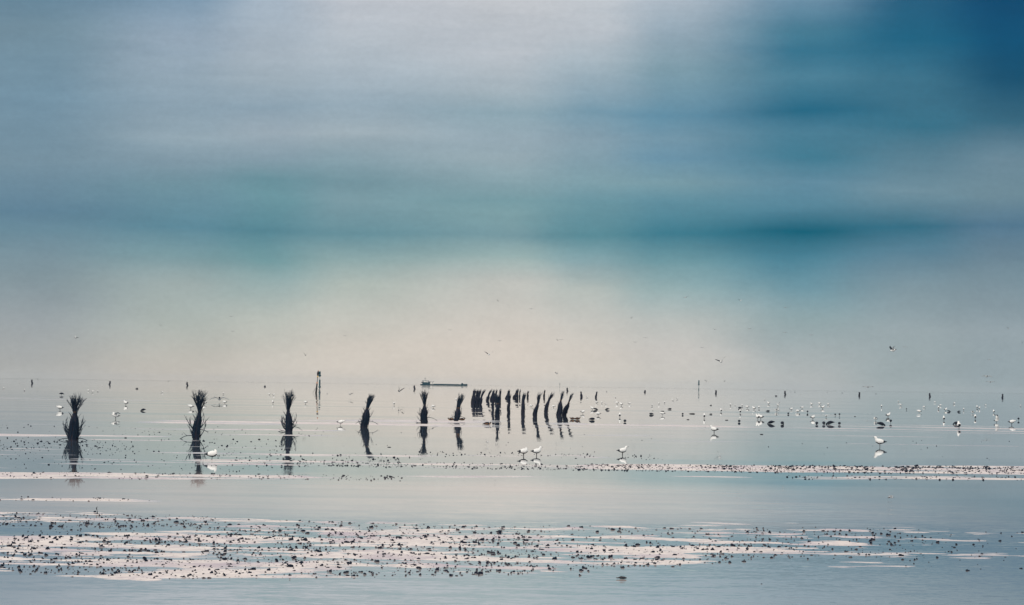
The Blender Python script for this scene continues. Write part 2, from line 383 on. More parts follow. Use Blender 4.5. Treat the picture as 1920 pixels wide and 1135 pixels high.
def flat(name, key, ya, yb, xh, dx, dy, fx, fy, seed, amp, label):
    xs = np.arange(-xh, xh + dx, dx); ys = np.arange(ya, yb + dy, dy)
    X, Y = np.meshgrid(xs, ys)
    cx = 960 + F * X / Y; v = F * HC / Y
    wx = (vnoise(X * .3, Y * .08, seed + 5) - .5) * (10 if key == 'near' else 2.2)
    c = np.zeros_like(X)
    for b in BANDS[key]: c = np.maximum(c, band(cx, v + wx, **b))
    n = .62 * fbm(X * fx, Y * fy, seed) + .38 * fbm(X * fx * 3.1, Y * fy * 2.1, seed + 90, 3)
    r = np.argsort(np.argsort(n.ravel())) / n.size
    n = r.reshape(n.shape)
    h = amp * (n - (1 - c)); h = np.where(h > 0, np.minimum(h, amp * .55), h)
    h += (amp * .12) * (fbm(X * 5, Y * 5, seed + 33, 2) - .5) * (h > 0)
    h = np.maximum(h, -amp * .25)
    ny, nx = X.shape
    keep = (h > -amp * .02)
    fm = keep[:-1, :-1] | keep[1:, :-1] | keep[:-1, 1:] | keep[1:, 1:]
    idx = np.arange(nx * ny).reshape(ny, nx)
    q = np.stack([idx[:-1, :-1][fm], idx[:-1, 1:][fm], idx[1:, 1:][fm], idx[1:, :-1][fm]], 1)
    used = np.unique(q); rem = np.zeros(nx * ny, int); rem[used] = np.arange(len(used))
    V = np.stack([X.ravel(), Y.ravel(), h.ravel()], 1)[used]
    q = rem[q]
    me = bpy.data.meshes.new(name); me.from_pydata(V.tolist(), [], q.tolist())
    me.materials.append(M['mud']); me.polygons.foreach_set('use_smooth', [True] * len(q)); me.update()
    o = bpy.data.objects.new(name, me); COL.objects.link(o); o['kind'] = 'structure'; o['label'] = label
    return (xs, ys, h)
G_near = flat('sand_flat', 'near', 43, 76, 15, .05, .10, .62, .95, 3, .016, 'large pale wet sand flat in the foreground')
G_mid = flat('sand_bar', 'mid', 74, 142, 26, .10, .20, .20, .50, 21, .012, 'narrow pale sand bars across the middle of the water')
G_far = flat('sand_shoal', 'far', 142, 500, 70, .35, .9, .035, .16, 47, .012, 'faint pale shoals around the feet of the brushwood markers')

# ------------------------------------------------------------------ mussel clumps on and beside the flats
LUMPS = []   # (photo x, v, size px, stretch)
def scatter(n, x0, x1, top, bot, smin, smax, p=2.2):
    for _ in range(n):
        x = random.uniform(x0, x1)
        t = np.interp(x, [q[0] for q in top], [q[1] for q in top]); b = np.interp(x, [q[0] for q in bot], [q[1] for q in bot])
        # clumps gather in patches
        for _k in range(6):
            v = random.uniform(t, b)
            if float(vnoise(np.array(x / 46.), np.array(v / 7.), 71)) > random.uniform(.0, .68): break
            x2 = x + random.uniform(-60, 60)
            if x0 < x2 < x1: x = x2
        s = 1.22 * (smin + (smax - smin) * random.random() ** p)
        LUMPS.append((x, v, s * (.86 if v < 200 else .88), random.choice((.7, .8, .9, 1.0, 1.1, 1.5))))
scatter(1696, -60, 700, [(0,298),(350,290),(700,280)], [(0,362),(250,374),(600,367),(1000,356)], 2.2, 7.6)
scatter(622, 700, 1010, [(700,283),(1000,290)], [(700,365),(1000,354)], 2.2, 7.6)
scatter(414, 1000, 1420, [(1000,300),(1400,292)], [(1000,350),(1400,325)], 2.2, 7.2)
scatter(433, -60, 400, [(0,253)], [(0,278)], 2.0, 6.2)
scatter(414, 400, 1000, [(300,256),(1000,266)], [(0,292)], 2.0, 6.0)
scatter(282, 1000, 1500, [(1000,262)], [(1000,302)], 2.0, 6.0)
scatter(282, 1400, 1740, [(1300,258)], [(1300,318)], 2.2, 6.4)
scatter(84, 1700, 1990, [(1300,258)], [(1300,335)], 2.2, 5.5)
scatter(131, 60, 1000, [(0,276)], [(0,296)], 2.0, 5.0)
scatter(1345, 1080, 1990, [(1000,147),(1400,144.5),(1920,139)], [(1000,158),(1400,157),(1920,153)], 1.6, 4.6)
scatter(388, 1350, 1990, [(1000,147),(1400,144.5),(1920,139)], [(1000,156),(1400,153.5),(1920,149)], 2.0, 5.2)
scatter(388, 560, 1120, [(600,145),(1100,147)], [(600,158),(1100,158)], 1.5, 4.0)
scatter(179, 380, 800, [(400,135),(700,132)], [(400,160),(700,157)], 1.5, 4.2)
scatter(104, 780, 1250, [(700,126)], [(1100,136)], 1.5, 3.6)
scatter(313, -60, 760, [(0,176),(600,173)], [(0,189),(600,183)], 1.6, 4.6)
scatter(134, 1480, 1990, [(1500,161),(1920,156)], [(1500,169),(1920,164)], 1.8, 4.6)
scatter(44, -60, 300, [(0,222)], [(0,230)], 2.0, 5.0)
scatter(284, -60, 560, [(0,108)], [(0,170)], 1.4, 3.6)
scatter(164, -60, 260, [(0,114)], [(0,142)], 1.4, 4.0)
scatter(89, 0, 620, [(0,86)], [(0,104)], 1.2, 2.6)
scatter(37, 700, 1900, [(0,90)], [(0,130)], 1.4, 2.8)
# the few loose clumps one can pick out
for x, y, s in ((158.6,1019,9),(103,1019,8),(63,1018,7),(302,1038,8),(430,1029,8),(440,1033,7),(282,1053,8),(325,1051,8),(185,961,6),(950,990,7),(1048,1049,9),(1600,1045,6),(656,1074,9),(604,990,6),(552,1064,9),(645,1065,9),(552,1032,8),(662,1058,9),(882,1049,8),(1203,1022,9),(1240,1046,8),(1166,997,7),(1764,1017,6),(1097,1070,6),(1110,1071,6),(1096,1079,5),(1435,1095,3),(238,936.5,5),(68,938,5)):
    LUMPS.append((x, y - hz(x), s, 1.4))
icov = None
def ico():
    global icov
    if icov: return icov
    p = (1 + 5 ** .5) / 2
    v = [Vector(q).normalized() for q in ((-1,p,0),(1,p,0),(-1,-p,0),(1,-p,0),(0,-1,p),(0,1,p),(0,-1,-p),(0,1,-p),(p,0,-1),(p,0,1),(-p,0,-1),(-p,0,1))]
    f = [(0,11,5),(0,5,1),(0,1,7),(0,7,10),(0,10,11),(1,5,9),(5,11,4),(11,10,2),(10,7,6),(7,1,8),(3,9,4),(3,4,2),(3,2,6),(3,6,8),(3,8,9),(4,9,5),(2,4,11),(6,2,10),(8,6,7),(9,8,1)]
    c = {}; nf = []
    def mid(a, b):
        k = (min(a, b), max(a, b))
        if k not in c: v.append(((v[a] + v[b]) / 2).normalized()); c[k] = len(v) - 1
        return c[k]
    for a, b, d in f:
        x, y, z = mid(a, b), mid(b, d), mid(d, a); nf += [(a, x, z), (b, y, x), (d, z, y), (x, y, z)]
    icov = ([tuple(q) for q in v], nf); return icov
def clump_mesh(k):
    """a knobbly clump of a few shells and weed, unit width"""
    rr = random.Random(100 + k); mb = MB(); mb.mi('lump')
    v, f = ico()
    for i in range(rr.choice((2, 3, 4, 5))):
        cx, cy = (0, 0) if i == 0 else (rr.uniform(-.34, .34), rr.uniform(-.3, .3))
        sx, sy, sz = rr.uniform(.16, .34), rr.uniform(.15, .3), rr.uniform(.14, .40)
        b0 = len(mb.v)
        for p in v:
            j = 1 + rr.uniform(-.18, .18)
            mb.v.append((cx + p[0] * sx * j, cy + p[1] * sy * j, sz * .55 + p[2] * sz * j))
        for q in f: mb.f.append(tuple(b0 + t for t in q)); mb.m.append(0)
    return mb
CL = [clump_mesh(k) for k in range(9)]
def height_at(x, y):
    for xs, ys, h in (G_near, G_mid, G_far):
        if ys[0] <= y < ys[-1] and xs[0] <= x < xs[-1]:
            return max(0.0, float(h[int((y - ys[0]) / (ys[1] - ys[0])), int((x - xs[0]) / (xs[1] - xs[0]))]))
    return 0.0
LUMPS.sort(key=lambda q: -q[2])
CM_ME = []
for k, mb in enumerate(CL):
    o = mb.build('mussel_clump', smooth=False); me = o.data; bpy.data.objects.remove(o); CM_ME.append(me)
stuff = MB(); stuff.mi('lump')
for i, (px, v, s, st) in enumerate(LUMPS):
    y = F * HC / v; x = (px - 960) / F * y; k = F / y
    wd = s / k; hgt = wd * random.uniform(.7, 1.15)
    yaw = random.uniform(0, 6.28); z = height_at(x, y) - .003
    if i < 300:
        o = bpy.data.objects.new('mussel_clump', CM_ME[i % 9]); COL.objects.link(o)
        o.location = (x, y, z); o.scale = (wd * st, wd * st * .8, hgt * 1.1); o.rotation_euler.z = yaw * .15
        zx = ('at the far left', 'left of centre', 'in the centre', 'right of centre', 'at the far right')[int(max(0, min(4, px // 384)))]
        if v > 240:
            zy = 'rear edge' if v < 290 else ('middle' if v < 330 else 'near edge')
            tag(o, 'dark mussel clump, %s of foreground sand flat, %s' % (zy, zx), 'mussel clump', 'clumps on the foreground flat, %s %s' % (zy, zx))
        else: tag(o, 'dark mussel clump on the narrow sand bars in mid water, ' + zx, 'mussel clump', 'clumps on the mid water bars ' + zx)
    else:
        mb = CL[i % 9]; b0 = len(stuff.v); c_, s_ = math.cos(yaw), math.sin(yaw)
        for a, b, c in mb.v:
            a2 = a * c_ - b * s_; b2 = a * s_ + b * c_
            stuff.v.append((x + a2 * wd * st, y + b2 * wd * st, z + c * hgt * 1.1))
        for q in mb.f: stuff.f.append(tuple(b0 + t for t in q)); stuff.m.append(0)
so = stuff.build('mussel_litter', smooth=False)
tag(so, 'fine litter of tiny dark mussel clumps strewn along all the pale sand bars', 'mussel litter', kind='stuff')

# ------------------------------------------------------------------ brushwood markers
def bundle(px, py, neck, top, bw, nw, tw, bulge=None, bn=0.5, sides=(0, 0), det=2, seed=1, label='', group=None, rope=True):
    """px,py base pixel; neck,top (x,y) pixels of the waist and the top; widths in pixels; sides = number of side twigs left, right"""
    p, k = water_at(px, py); rr = random.Random(seed)
    root = empty('brushwood_marker', p)
    H = (py - top[1]) / k; nt = (py - neck[1]) / (py - top[1]); bulge = bulge or bw
    leany = rr.uniform(-.1, .1) * H
    dxn = (neck[0] - px) / k; dxt = (top[0] - px) / k
    wob = rr.uniform(-.02, .02) * H
    def cen(t):
        # quadratic through base, waist and top
        a = t * (t - 1) / (nt * (nt - 1)) * dxn + t * (t - nt) / (1 - nt) * dxt
        return Vector((a + wob * math.sin(t * 9), leany * t, t * H))
    def rad(t, top_r):
        if t < nt:
            u = t / nt
            r = bw * (1 - sm(np.array(u), 0, .45)) + bulge * sm(np.array(u), 0, .45)
            r = r * (1 - sm(np.array(u), .6, 1.02)) + nw * sm(np.array(u), .6, 1.02)
            return float(r) / 2 / k
        u = max(0, (t - nt) / (1 - nt)); return (nw + (top_r - nw) * u ** 1.4) / 2 / k
    thick = .55 / k if det > 1 else .5 / k
    tr = min(.011, max(.006, thick))
    # lower bundle: a packed core wrapped in stems
    lo_ = MB(); N = 12
    ts = [i / 9 * nt for i in range(10)]
    rings = []
    for t in ts:
        r = rad(t, tw) * .93; c = cen(t)
        rings.append([c + Vector((math.cos(a) * r * rr.uniform(.88, 1.1), math.sin(a) * r, -.1 if t == 0 else 0)) for a in [2 * math.pi * j / N for j in range(N)]])
    lo_.ring_loft(rings, 'brush_bark')
    ns = {2: 46, 1: 20, 0: 8}[det]
    for i in range(ns):
        a = rr.uniform(0, 6.28); t1 = nt * rr.uniform(.55, 1.0); t0 = rr.uniform(-.02, .25) * nt
        q = [t0 + (t1 - t0) * j / 4 for j in range(5)]; tw_ = rr.uniform(-.35, .35)
        pts = []
        for j, t in enumerate(q):
            r = rad(max(t, 0), tw) * rr.uniform(.97, 1.13); aa = a + tw_ * j / 4
            pts.append(cen(t) + Vector((math.cos(aa) * r, math.sin(aa) * r, 0)))
        lo_.tube(pts, [tr * f for f in (1, 1, .9, .8, .5)], 'brush', 4)
    # fuzz breaking the outline
    for i in range({2: 40, 1: 14, 0: 0}[det]):
        t = rr.uniform(.02, .9) * nt; a = rr.choice((0, math.pi)) + rr.gauss(0, .6); r = rad(t, tw)
        b = cen(t) + Vector((math.cos(a) * r * .9, math.sin(a) * r, 0)); L = rr.uniform(.05, .16) * H
        d = Vector((math.cos(a) * rr.uniform(.15, .5), math.sin(a) * .3, 1)).normalized()
        lo_.tube([b, b + d * L * .5, b + d * L + Vector((math.cos(a) * L * .2, 0, 0))], [tr * .9, tr * .7, tr * .35], 'brush', 3)
    lo_.build('lower_bundle', root, smooth=False)
    # upper brush fanning out of the waist
    up_ = MB()
    ts = [nt - .02 + (1 - nt) * i / 5 * (.42 if det == 2 else .7) for i in range(6)]
    rings = []
    for t in ts:
        r = max(nw * .5 / k, rad(max(t, nt), nw + (tw - nw) * (.2 if det == 2 else .45))) * .95; c = cen(t)
        rings.append([c + Vector((math.cos(a) * r * rr.uniform(.85, 1.12), math.sin(a) * r * .8, 0)) for a in [2 * math.pi * j / 8 for j in range(8)]])
    up_.ring_loft(rings, 'brush_bark')
    nb = {2: 50, 1: 26, 0: 14}[det]
    for i in range(nb):
        a = rr.uniform(0, 6.28); f = math.sqrt(rr.random()); tt = rr.uniform(.86, 1.03) - .10 * f * rr.random()
        pts = []; bend = rr.uniform(-.04, .04) * H; t0 = nt - .06 + rr.uniform(0, .12)
        for j in range(5):
            u = j / 4; t = t0 + (tt - t0) * u
            r = f * (nw * (1 - u) + (tw * 1.12) * u ** 1.1) / 2 / k
            pts.append(cen(t) + Vector((math.cos(a) * r + bend * u * u, math.sin(a) * r, 0)))
        up_.tube(pts, [tr * 1.2, tr * 1.1, tr, tr * .8, tr * .45], 'brush', 3)
        if det > 0:
            for _ in range(3 if det == 2 else 1):      # forked tips
                j = rr.choice((2, 3)); b = pts[j]; L = rr.uniform(.06, .13) * H
                d = (pts[4] - pts[3]).normalized() + Vector((rr.uniform(-.55, .55), rr.uniform(-.3, .3), 0)); d.normalize()
                up_.tube([b, b + d * L], [tr * .7, tr * .3], 'brush', 3)
    up_.build('upper_brush', root, smooth=False)
    if rope:
        rp = MB(); r = nw / 2 / k * 1.12
        for dz in (-.012, .012):
            t = nt + dz; c = cen(t)
            rp.tube([c + Vector((math.cos(q) * r, math.sin(q) * r, 0)) for q in [2 * math.pi * j / 10 for j in range(11)]], [max(.008, .3 / k)] * 11, 'rope', 4)
        rp.build('binding', root)
    # loose branches springing from the foot
    if sum(sides):
        sb = MB()
        for s_, n in ((-1, sides[0]), (1, sides[1])):
            for i in range(n):
                t = rr.uniform(.0, .40) * nt; b = cen(t) + Vector((s_ * rad(t, tw) * .6, rr.uniform(-.08, .08), 0))
                L = rr.uniform(.18, .40) * H * (1 if i else 1.1) * (1 if det == 2 else .55)
                if i < 1 and det == 2: d0 = Vector((s_ * 1.0, 0, .35)); d1 = Vector((s_ * .8, 0, -.7)); L *= .9     # one arching down to the water
                else: d0 = Vector((s_ * rr.uniform(.5, 1), rr.uniform(-.4, .4), rr.uniform(.3, .9))); d1 = Vector((s_ * rr.uniform(-.1, .6), 0, rr.uniform(.6, 1.2)))
                d0.normalize(); d1.normalize()
                pts = [b]
                for j in range(1, 6):
                    u = j / 5; q = (d0 * (1 - u) + d1 * u).normalized(); pts.append(pts[-1] + q * L / 5)
                sb.tube(pts, [tr * f for f in (1.5, 1.35, 1.1, .9, .7, .4)], 'brush', 4)
                for _ in range(4):
                    j = rr.randint(1, 4); dd = (pts[j + 1] - pts[j]).normalized() + Vector((rr.uniform(-.8, .8), rr.uniform(-.4, .4), rr.uniform(-.1, .9))); dd.normalize()
                    l2 = L * rr.uniform(.15, .4); sb.tube([pts[j], pts[j] + dd * l2 * .5, pts[j] + dd * l2 + Vector((0, 0, l2 * .12))], [tr * .9, tr * .65, tr * .3], 'brush', 3)
        sb.build('side_branches', root, smooth=False)
    return tag(root, label, 'brushwood marker', group)
GA = 'tall brushwood markers in a row leading out'
bundle(137, 826, (140,772.5), (143.5,738), 20, 6.5, 33, 17.5, sides=(9, 9), seed=3, group=GA, label='tall brushwood bundle farthest left, wide fan top and long bare branches at its foot')
bundle(368, 823.5, (372,771), (375.5,731), 15, 4.6, 25, 12.5, sides=(5, 5), seed=4, group=GA, label='second tall brushwood bundle from the left, fan top, close straight foot')
bundle(541, 810, (540.6,769), (541,731), 13, 4, 19, 11.5, sides=(8, 5), seed=5, group=GA, label='upright brushwood bundle third from left with crooked branches at the waterline')
bundle(682, 801, (689,766), (696.5,738), 14, 5, 14, 13, sides=(2, 4), seed=6, group=GA, label='fourth brushwood bundle from left, leaning right with one branch reaching right')
bundle(796, 794, (795,760), (795,731), 13, 3.8, 13, 11.5, sides=(5, 2), seed=7, group=GA, label='slim upright brushwood bundle right below the barge wheelhouse')
bundle(855, 790, (859.6,765), (866,737), 8, 6, 12, 10, sides=(2, 3), seed=8, group=GA, label='curved brushwood bundle with two ducks at its foot, below the barge bow')
GB = 'clustered brushwood markers in the middle distance'
MID = [
 ((887.3,758),(888.3,743),(890,727.5),10,6,4.6,'leftmost upright brushwood stake of the dense clump of markers'),
 ((893,757.8),(893.8,743),(895.8,729),9,5,4.2,'middle brushwood stake inside the leftmost clump'),
 ((895,756.6),(897.4,744),(901.5,728.6),9,5,5,'right leaning brushwood stake inside the leftmost clump'),
 ((900.3,758.6),(903,745),(908.6,729),5,3.6,6,'thin slanting brushwood stake just right of the leftmost clump'),
 ((913.5,752.4),(916.2,742),(922,729),6,3.6,4.5,'slanting stake with hooked foot, left in the second clump'),
 ((921,751),(923.4,741),(925.8,730),7,4,4,'brushwood stake in the second clump behind the longest leg'),
 ((924.3,769),(924.6,750),(926.8,731),4.6,4.4,4,'narrow brushwood stake left behind the bulging front one'),
 ((928.7,751),(929.8,741),(931.5,729),6,3.6,3.6,'dark brushwood stake rising behind the bulging front one'),
 ((936.6,753),(937,742),(938.6,728.6),5.5,3.6,4.4,'rightmost brushwood stake of the second clump'),
 ((932.7,785),(932.7,757),(933,738),10,3,6,'front brushwood marker with two bulges and side twigs, standing before the second clump'),
 ((951,748),(952.8,740),(955,729.5),8.5,5,4.6,'wide footed far stake behind the lone stake right of the second clump'),
 ((954.3,774),(954,755),(956.2,736),5.6,4.6,5.6,'lone brushwood stake right of the second clump, tall and straight'),
 ((964.5,747),(967,739),(970.6,728.6),7,4,3.6,'far stake with broad slanting foot between two tall stakes'),
 ((970,748),(970.2,739),(971.6,729),3.6,3,3,'slim far stake touching the one with the broad slanting foot'),
 ((974.4,746.4),(974.4,739),(975.6,730),2.6,2,2.6,'thinnest short far stake between two tall stakes'),
 ((980.3,774),(981,754),(983.8,734),6.8,6,7,'tall frayed brushwood stake sixth from the right of the row'),
 ((989,746),(989.6,739),(990,732.4),3.4,2.8,3.6,'short far stake directly right of the tall frayed stake'),
 ((1002.7,782),(1007.3,757),(1013,733),8.4,4.6,8,'long brushwood stake leaning right with pointed foot'),
 ((1020,746),(1020.4,738.5),(1022,730.5),3.4,2.4,3,'short far stake between two right leaning markers'),
 ((1024,774.5),(1029.3,750),(1038.8,735),7.5,4,8.5,'strongly bent brushwood marker leaning right with split top'),
 ((1047.4,779),(1051.8,750.5),(1055,732),10.5,3,6,'left marker of the V shaped pair, straight with narrow waist'),
 ((1057.5,779),(1065.5,755),(1074,736),10.5,2.8,8.4,'right marker of the V shaped pair, leaning right with thick brush head'),
]
for i, (b, n, t, bw, nw, tw, lab) in enumerate(MID):
    far = b[1] < 760
    bundle(b[0], b[1], n, t, bw, nw, tw, bulge=bw * (.85 if bw > 7 else .98), det=1, seed=20 + i, group=GB, label=lab, rope=nw < 3.5, sides=(0, 3) if i == 9 else (0, 0))
bundle(1090.4,744.8, (1089.6,738.4), (1088.6,733), 4.8, 2.6, 3.2, det=0, seed=61, rope=False, label='short squat far stake right of the V shaped pair, leaning left', group=GB)
bundle(1117.2,745.6, (1118.2,739), (1119.8,733), 4, 2.8, 3, det=0, seed=62, rope=False, label='short far stake leaning right, alone beyond the V shaped pair', group=GB)
WHERE = ['near the left edge','above and right of the far left marker','above and left of the second marker','left of the third marker','right of the two beacons','left of the barge','behind the second clump','beyond the V shaped pair','right of the lone squat stakes','right of the channel beacon','above the resting gull flock','far out at right of centre of the flock','behind the flock towards the right','at the right edge']
for i, x in enumerate((61, 205, 352, 496.5, 641, 778, 921, 1064.5, 1209, 1342, 1473, 1611, 1744, 1879)):
    if i in (4, 6): continue
    yb = hz(x) + 10.2; h = (8.5, 8, 8, 3, 0, 8, 0, 8, 4.5, 7.5, 8, 8, 8, 8.5)[i]; bow = (-1.4,1.4,-1.4,.3,0,-1.4,0,-1.2,.4,.6,-1.4,.4,-1,1)[i]
    if i == 8: h, yb = 5, hz(x) + 10
    bundle(x, yb, (x + bow, yb - h * .5), (x + (bow * .3), yb - h), 3.5, 2.9, 3.3, det=0, seed=80 + i, rope=False, group='far line of small dark markers', label='tiny dark stake of the far line, ' + WHERE[i])

# ------------------------------------------------------------------ birds
def gull_body(mb, pitch=0, head='up', lower=True):
    secs = [(-.215,.205,.012,.006),(-.165,.205,.028,.018),(-.11,.205,.055,.048),(-.04,.207,.078,.076),(.03,.215,.084,.086),(.085,.240,.068,.074)]
    if head == 'up': secs += [(.112,.276,.046,.048),(.122,.307,.040,.042),(.140,.332,.040,.040),(.170,.342,.024,.024),(.180,.341,.010,.010)]; beak = (.178,.340)
    elif head == 'low': secs += [(.125,.250,.036,.036),(.155,.262,.033,.034),(.185,.262,.030,.030),(.205,.258,.012,.012)]; beak = (.203,.258)
    elif head == 'tuck': secs += [(.092,.275,.046,.040),(.085,.305,.034,.028),(.060,.312,.024,.020)]; beak = None
    else: secs += [(.125,.205,.036,.036),(.160,.160,.030,.030),(.185,.125,.028,.028),(.200,.105,.010,.010)]; beak = (.198,.108)
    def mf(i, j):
        # dark wing tips at the rump, shade painted under the belly, white elsewhere
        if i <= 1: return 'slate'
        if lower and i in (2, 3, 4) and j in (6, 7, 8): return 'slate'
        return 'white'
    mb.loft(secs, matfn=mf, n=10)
    if beak:
        dx, dz = (.045, -.006) if head != 'down' else (.02, -.04)
        mb.tube([(beak[0] - .006, 0, beak[1]), (beak[0] + dx, 0, beak[1] + dz)], [.009, .003], 'leg', 5)
def legs(mb, x=0.01, h=.16):
    for y in (-.022, .022):
        mb.tube([(x, y, h), (x - .012, y, h * .5), (x, y, .0)], [.010, .007, .007], 'leg', 5)
        mb.wing([((x - .01, y - .012, .004), (x - .01, y + .012, .004), .004), ((x + .045, y - .02, .003), (x + .045, y + .02, .003), .003)], ['leg'])
def wing_pair(mb, angs, span=(.17, .20, .16), z=.245, x=.03, chord=(.15, .14, .10, .03), sweep=(.02, -.03, -.09), mids=('white', 'white', 'slate'), y0=.045, two=False):
    for s in (-1, 1):
        p = Vector((x, s * y0, z)); secs = []
        c = chord[0]; secs.append((p + Vector((c * .45, 0, 0)), p - Vector((c * .55, 0, 0)), .012))
        for q in range(3):
            a = R(angs[q]); p = p + Vector((sweep[q], s * math.cos(a) * span[q], math.sin(a) * span[q])); c = chord[q + 1]
            secs.append((p + Vector((c * .45, 0, 0)), p - Vector((c * .55, 0, 0)), (.010, .007, .003)[q]))
        mb.wing(secs, ('slate',) * 3 if (two and s < 0) else mids)
def make(kind):
    mb = MB()
    for m_ in ('white', 'slate', 'leg', 'duck', 'chestnut', 'grey'): mb.mi(m_)
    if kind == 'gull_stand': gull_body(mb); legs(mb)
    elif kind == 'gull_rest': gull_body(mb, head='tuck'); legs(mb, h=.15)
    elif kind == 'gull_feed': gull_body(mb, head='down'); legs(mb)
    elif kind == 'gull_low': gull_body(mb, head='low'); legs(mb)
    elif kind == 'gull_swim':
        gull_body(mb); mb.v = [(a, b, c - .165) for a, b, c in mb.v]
    elif kind == 'gull_wings':       # standing with both wings lifted
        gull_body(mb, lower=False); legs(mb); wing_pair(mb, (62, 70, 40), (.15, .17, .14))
    elif kind == 'gull_land':        # alighting, wings out and arched
        gull_body(mb, head='low', lower=False); wing_pair(mb, (35, 5, -25)); legs(mb, h=.14)
    elif kind == 'fly_v':
        gull_body(mb, head='low', lower=False); wing_pair(mb, (42, 30, 10), two=True); mb.v = [(a, b, c - .2) for a, b, c in mb.v]
    elif kind == 'fly_flat':
        gull_body(mb, head='low', lower=False); wing_pair(mb, (18, -4, -12)); mb.v = [(a, b, c - .2) for a, b, c in mb.v]
    elif kind == 'fly_down':
        gull_body(mb, head='low', lower=False); wing_pair(mb, (20, -22, -50), mids=('white', 'white', 'white')); mb.v = [(a, b, c - .2) for a, b, c in mb.v]
    elif kind == 'fly_dark':
        gull_body(mb, head='low'); wing_pair(mb, (65, 55, 35), mids=('slate', 'slate', 'slate')); mb.v = [(a, b, c - .2) for a, b, c in mb.v]
    elif kind.startswith('duck'):
        body = [(-.32,.055,.010,.008),(-.26,.075,.040,.028),(-.17,.095,.080,.066),(-.06,.112,.108,.098),(.05,.110,.108,.100),(.13,.100,.082,.082),(.175,.095,.052,.056)]
        tone = 'duck'
        if kind in ('duck_swim', 'duck_orange'): body += ([(.200,.140,.034,.036),(.212,.178,.038,.038),(.240,.192,.038,.036),(.265,.184,.022,.020)] if kind == 'duck_orange' else [(.215,.085,.038,.042),(.245,.068,.040,.042),(.275,.055,.028,.028)]); bk = (.27,.180,.055,-.012) if kind == 'duck_orange' else (.28,.05,.05,-.03)
        elif kind == 'duck_tuck': body += [(.160,.150,.045,.040),(.130,.172,.038,.030),(.090,.170,.022,.018)]; bk = None
        else: body += [(.215,.075,.034,.034),(.250,.040,.036,.036),(.280,.015,.030,.030)]; bk = (.285,.02,.05,-.03)
        mb.loft(body, n=12, matfn=lambda i, j: 'chestnut' if kind == 'duck_orange' and ((i in (2, 3) and j % 3 == 0) or i in (5, 6)) else 'duck')
        if bk: mb.wing([((bk[0] - .01, -.016, bk[1]), (bk[0] - .01, .016, bk[1]), .010), ((bk[0] + bk[2], -.020, bk[1] + bk[3]), (bk[0] + bk[2], .020, bk[1] + bk[3]), .004)], ['chestnut' if kind == 'duck_orange' else 'leg'])
        mb.wing([((-.02, -.105, .10), (-.02, -.06, .14), .006), ((-.26, -.05, .07), (-.24, -.02, .09), .003)], ['duck'])
        mb.wing([((-.02, .06, .14), (-.02, .105, .10), .006), ((-.24, .02, .09), (-.26, .05, .07), .003)], ['duck'])
        if kind == 'duck_stand':
            mb.v = [(a, b, c + .10) for a, b, c in mb.v]; legs(mb, 0, .12)
    o = mb.build(kind); me = o.data; bpy.data.objects.remove(o); return me
BME = {k: make(k) for k in ('gull_stand','gull_rest','gull_feed','gull_low','gull_swim','gull_wings','gull_land','fly_v','fly_flat','fly_down','fly_dark','duck_swim','duck_orange','duck_tuck','duck_dabble','duck_stand')}
ALT = {'s': 'gull_stand', 'r': 'gull_rest', 'f': 'gull_feed', 'l': 'gull_low', 'w': 'gull_swim', 'W': 'gull_wings', 'L': 'gull_land',
       'D': 'duck_swim', 'O': 'duck_orange', 'T': 'duck_tuck', 'B': 'duck_dabble', 'S': 'duck_stand'}
def bird(code, x, y, deg, size, label, group=None):
    """deg: heading, 0 = facing right, 180 = left, 90 = away, -90 = towards the camera"""
    p, k = water_at(x, y); me = BME[ALT[code]]
    duck = code in 'DOTBS'
    o = bpy.data.objects.new('duck' if duck else 'gull', me); COL.objects.link(o)
    size *= 1.28 if duck else (.90 if p.y < 150 else 1.32)
    o.location = (p.x, p.y, (height_at(p.x, p.y) if p.y < 500 else 0) - (0 if duck else .05 * size)); o.rotation_euler = (0, R(13) if code == 'D' else 0, R(deg)); o.location.z += .015 * size if code == 'D' else 0; o.scale = (size,) * 3
    return tag(o, label, 'duck' if duck else 'gull', group or ('dark ducks on the calm water' if duck else 'white gulls resting on the calm water'))
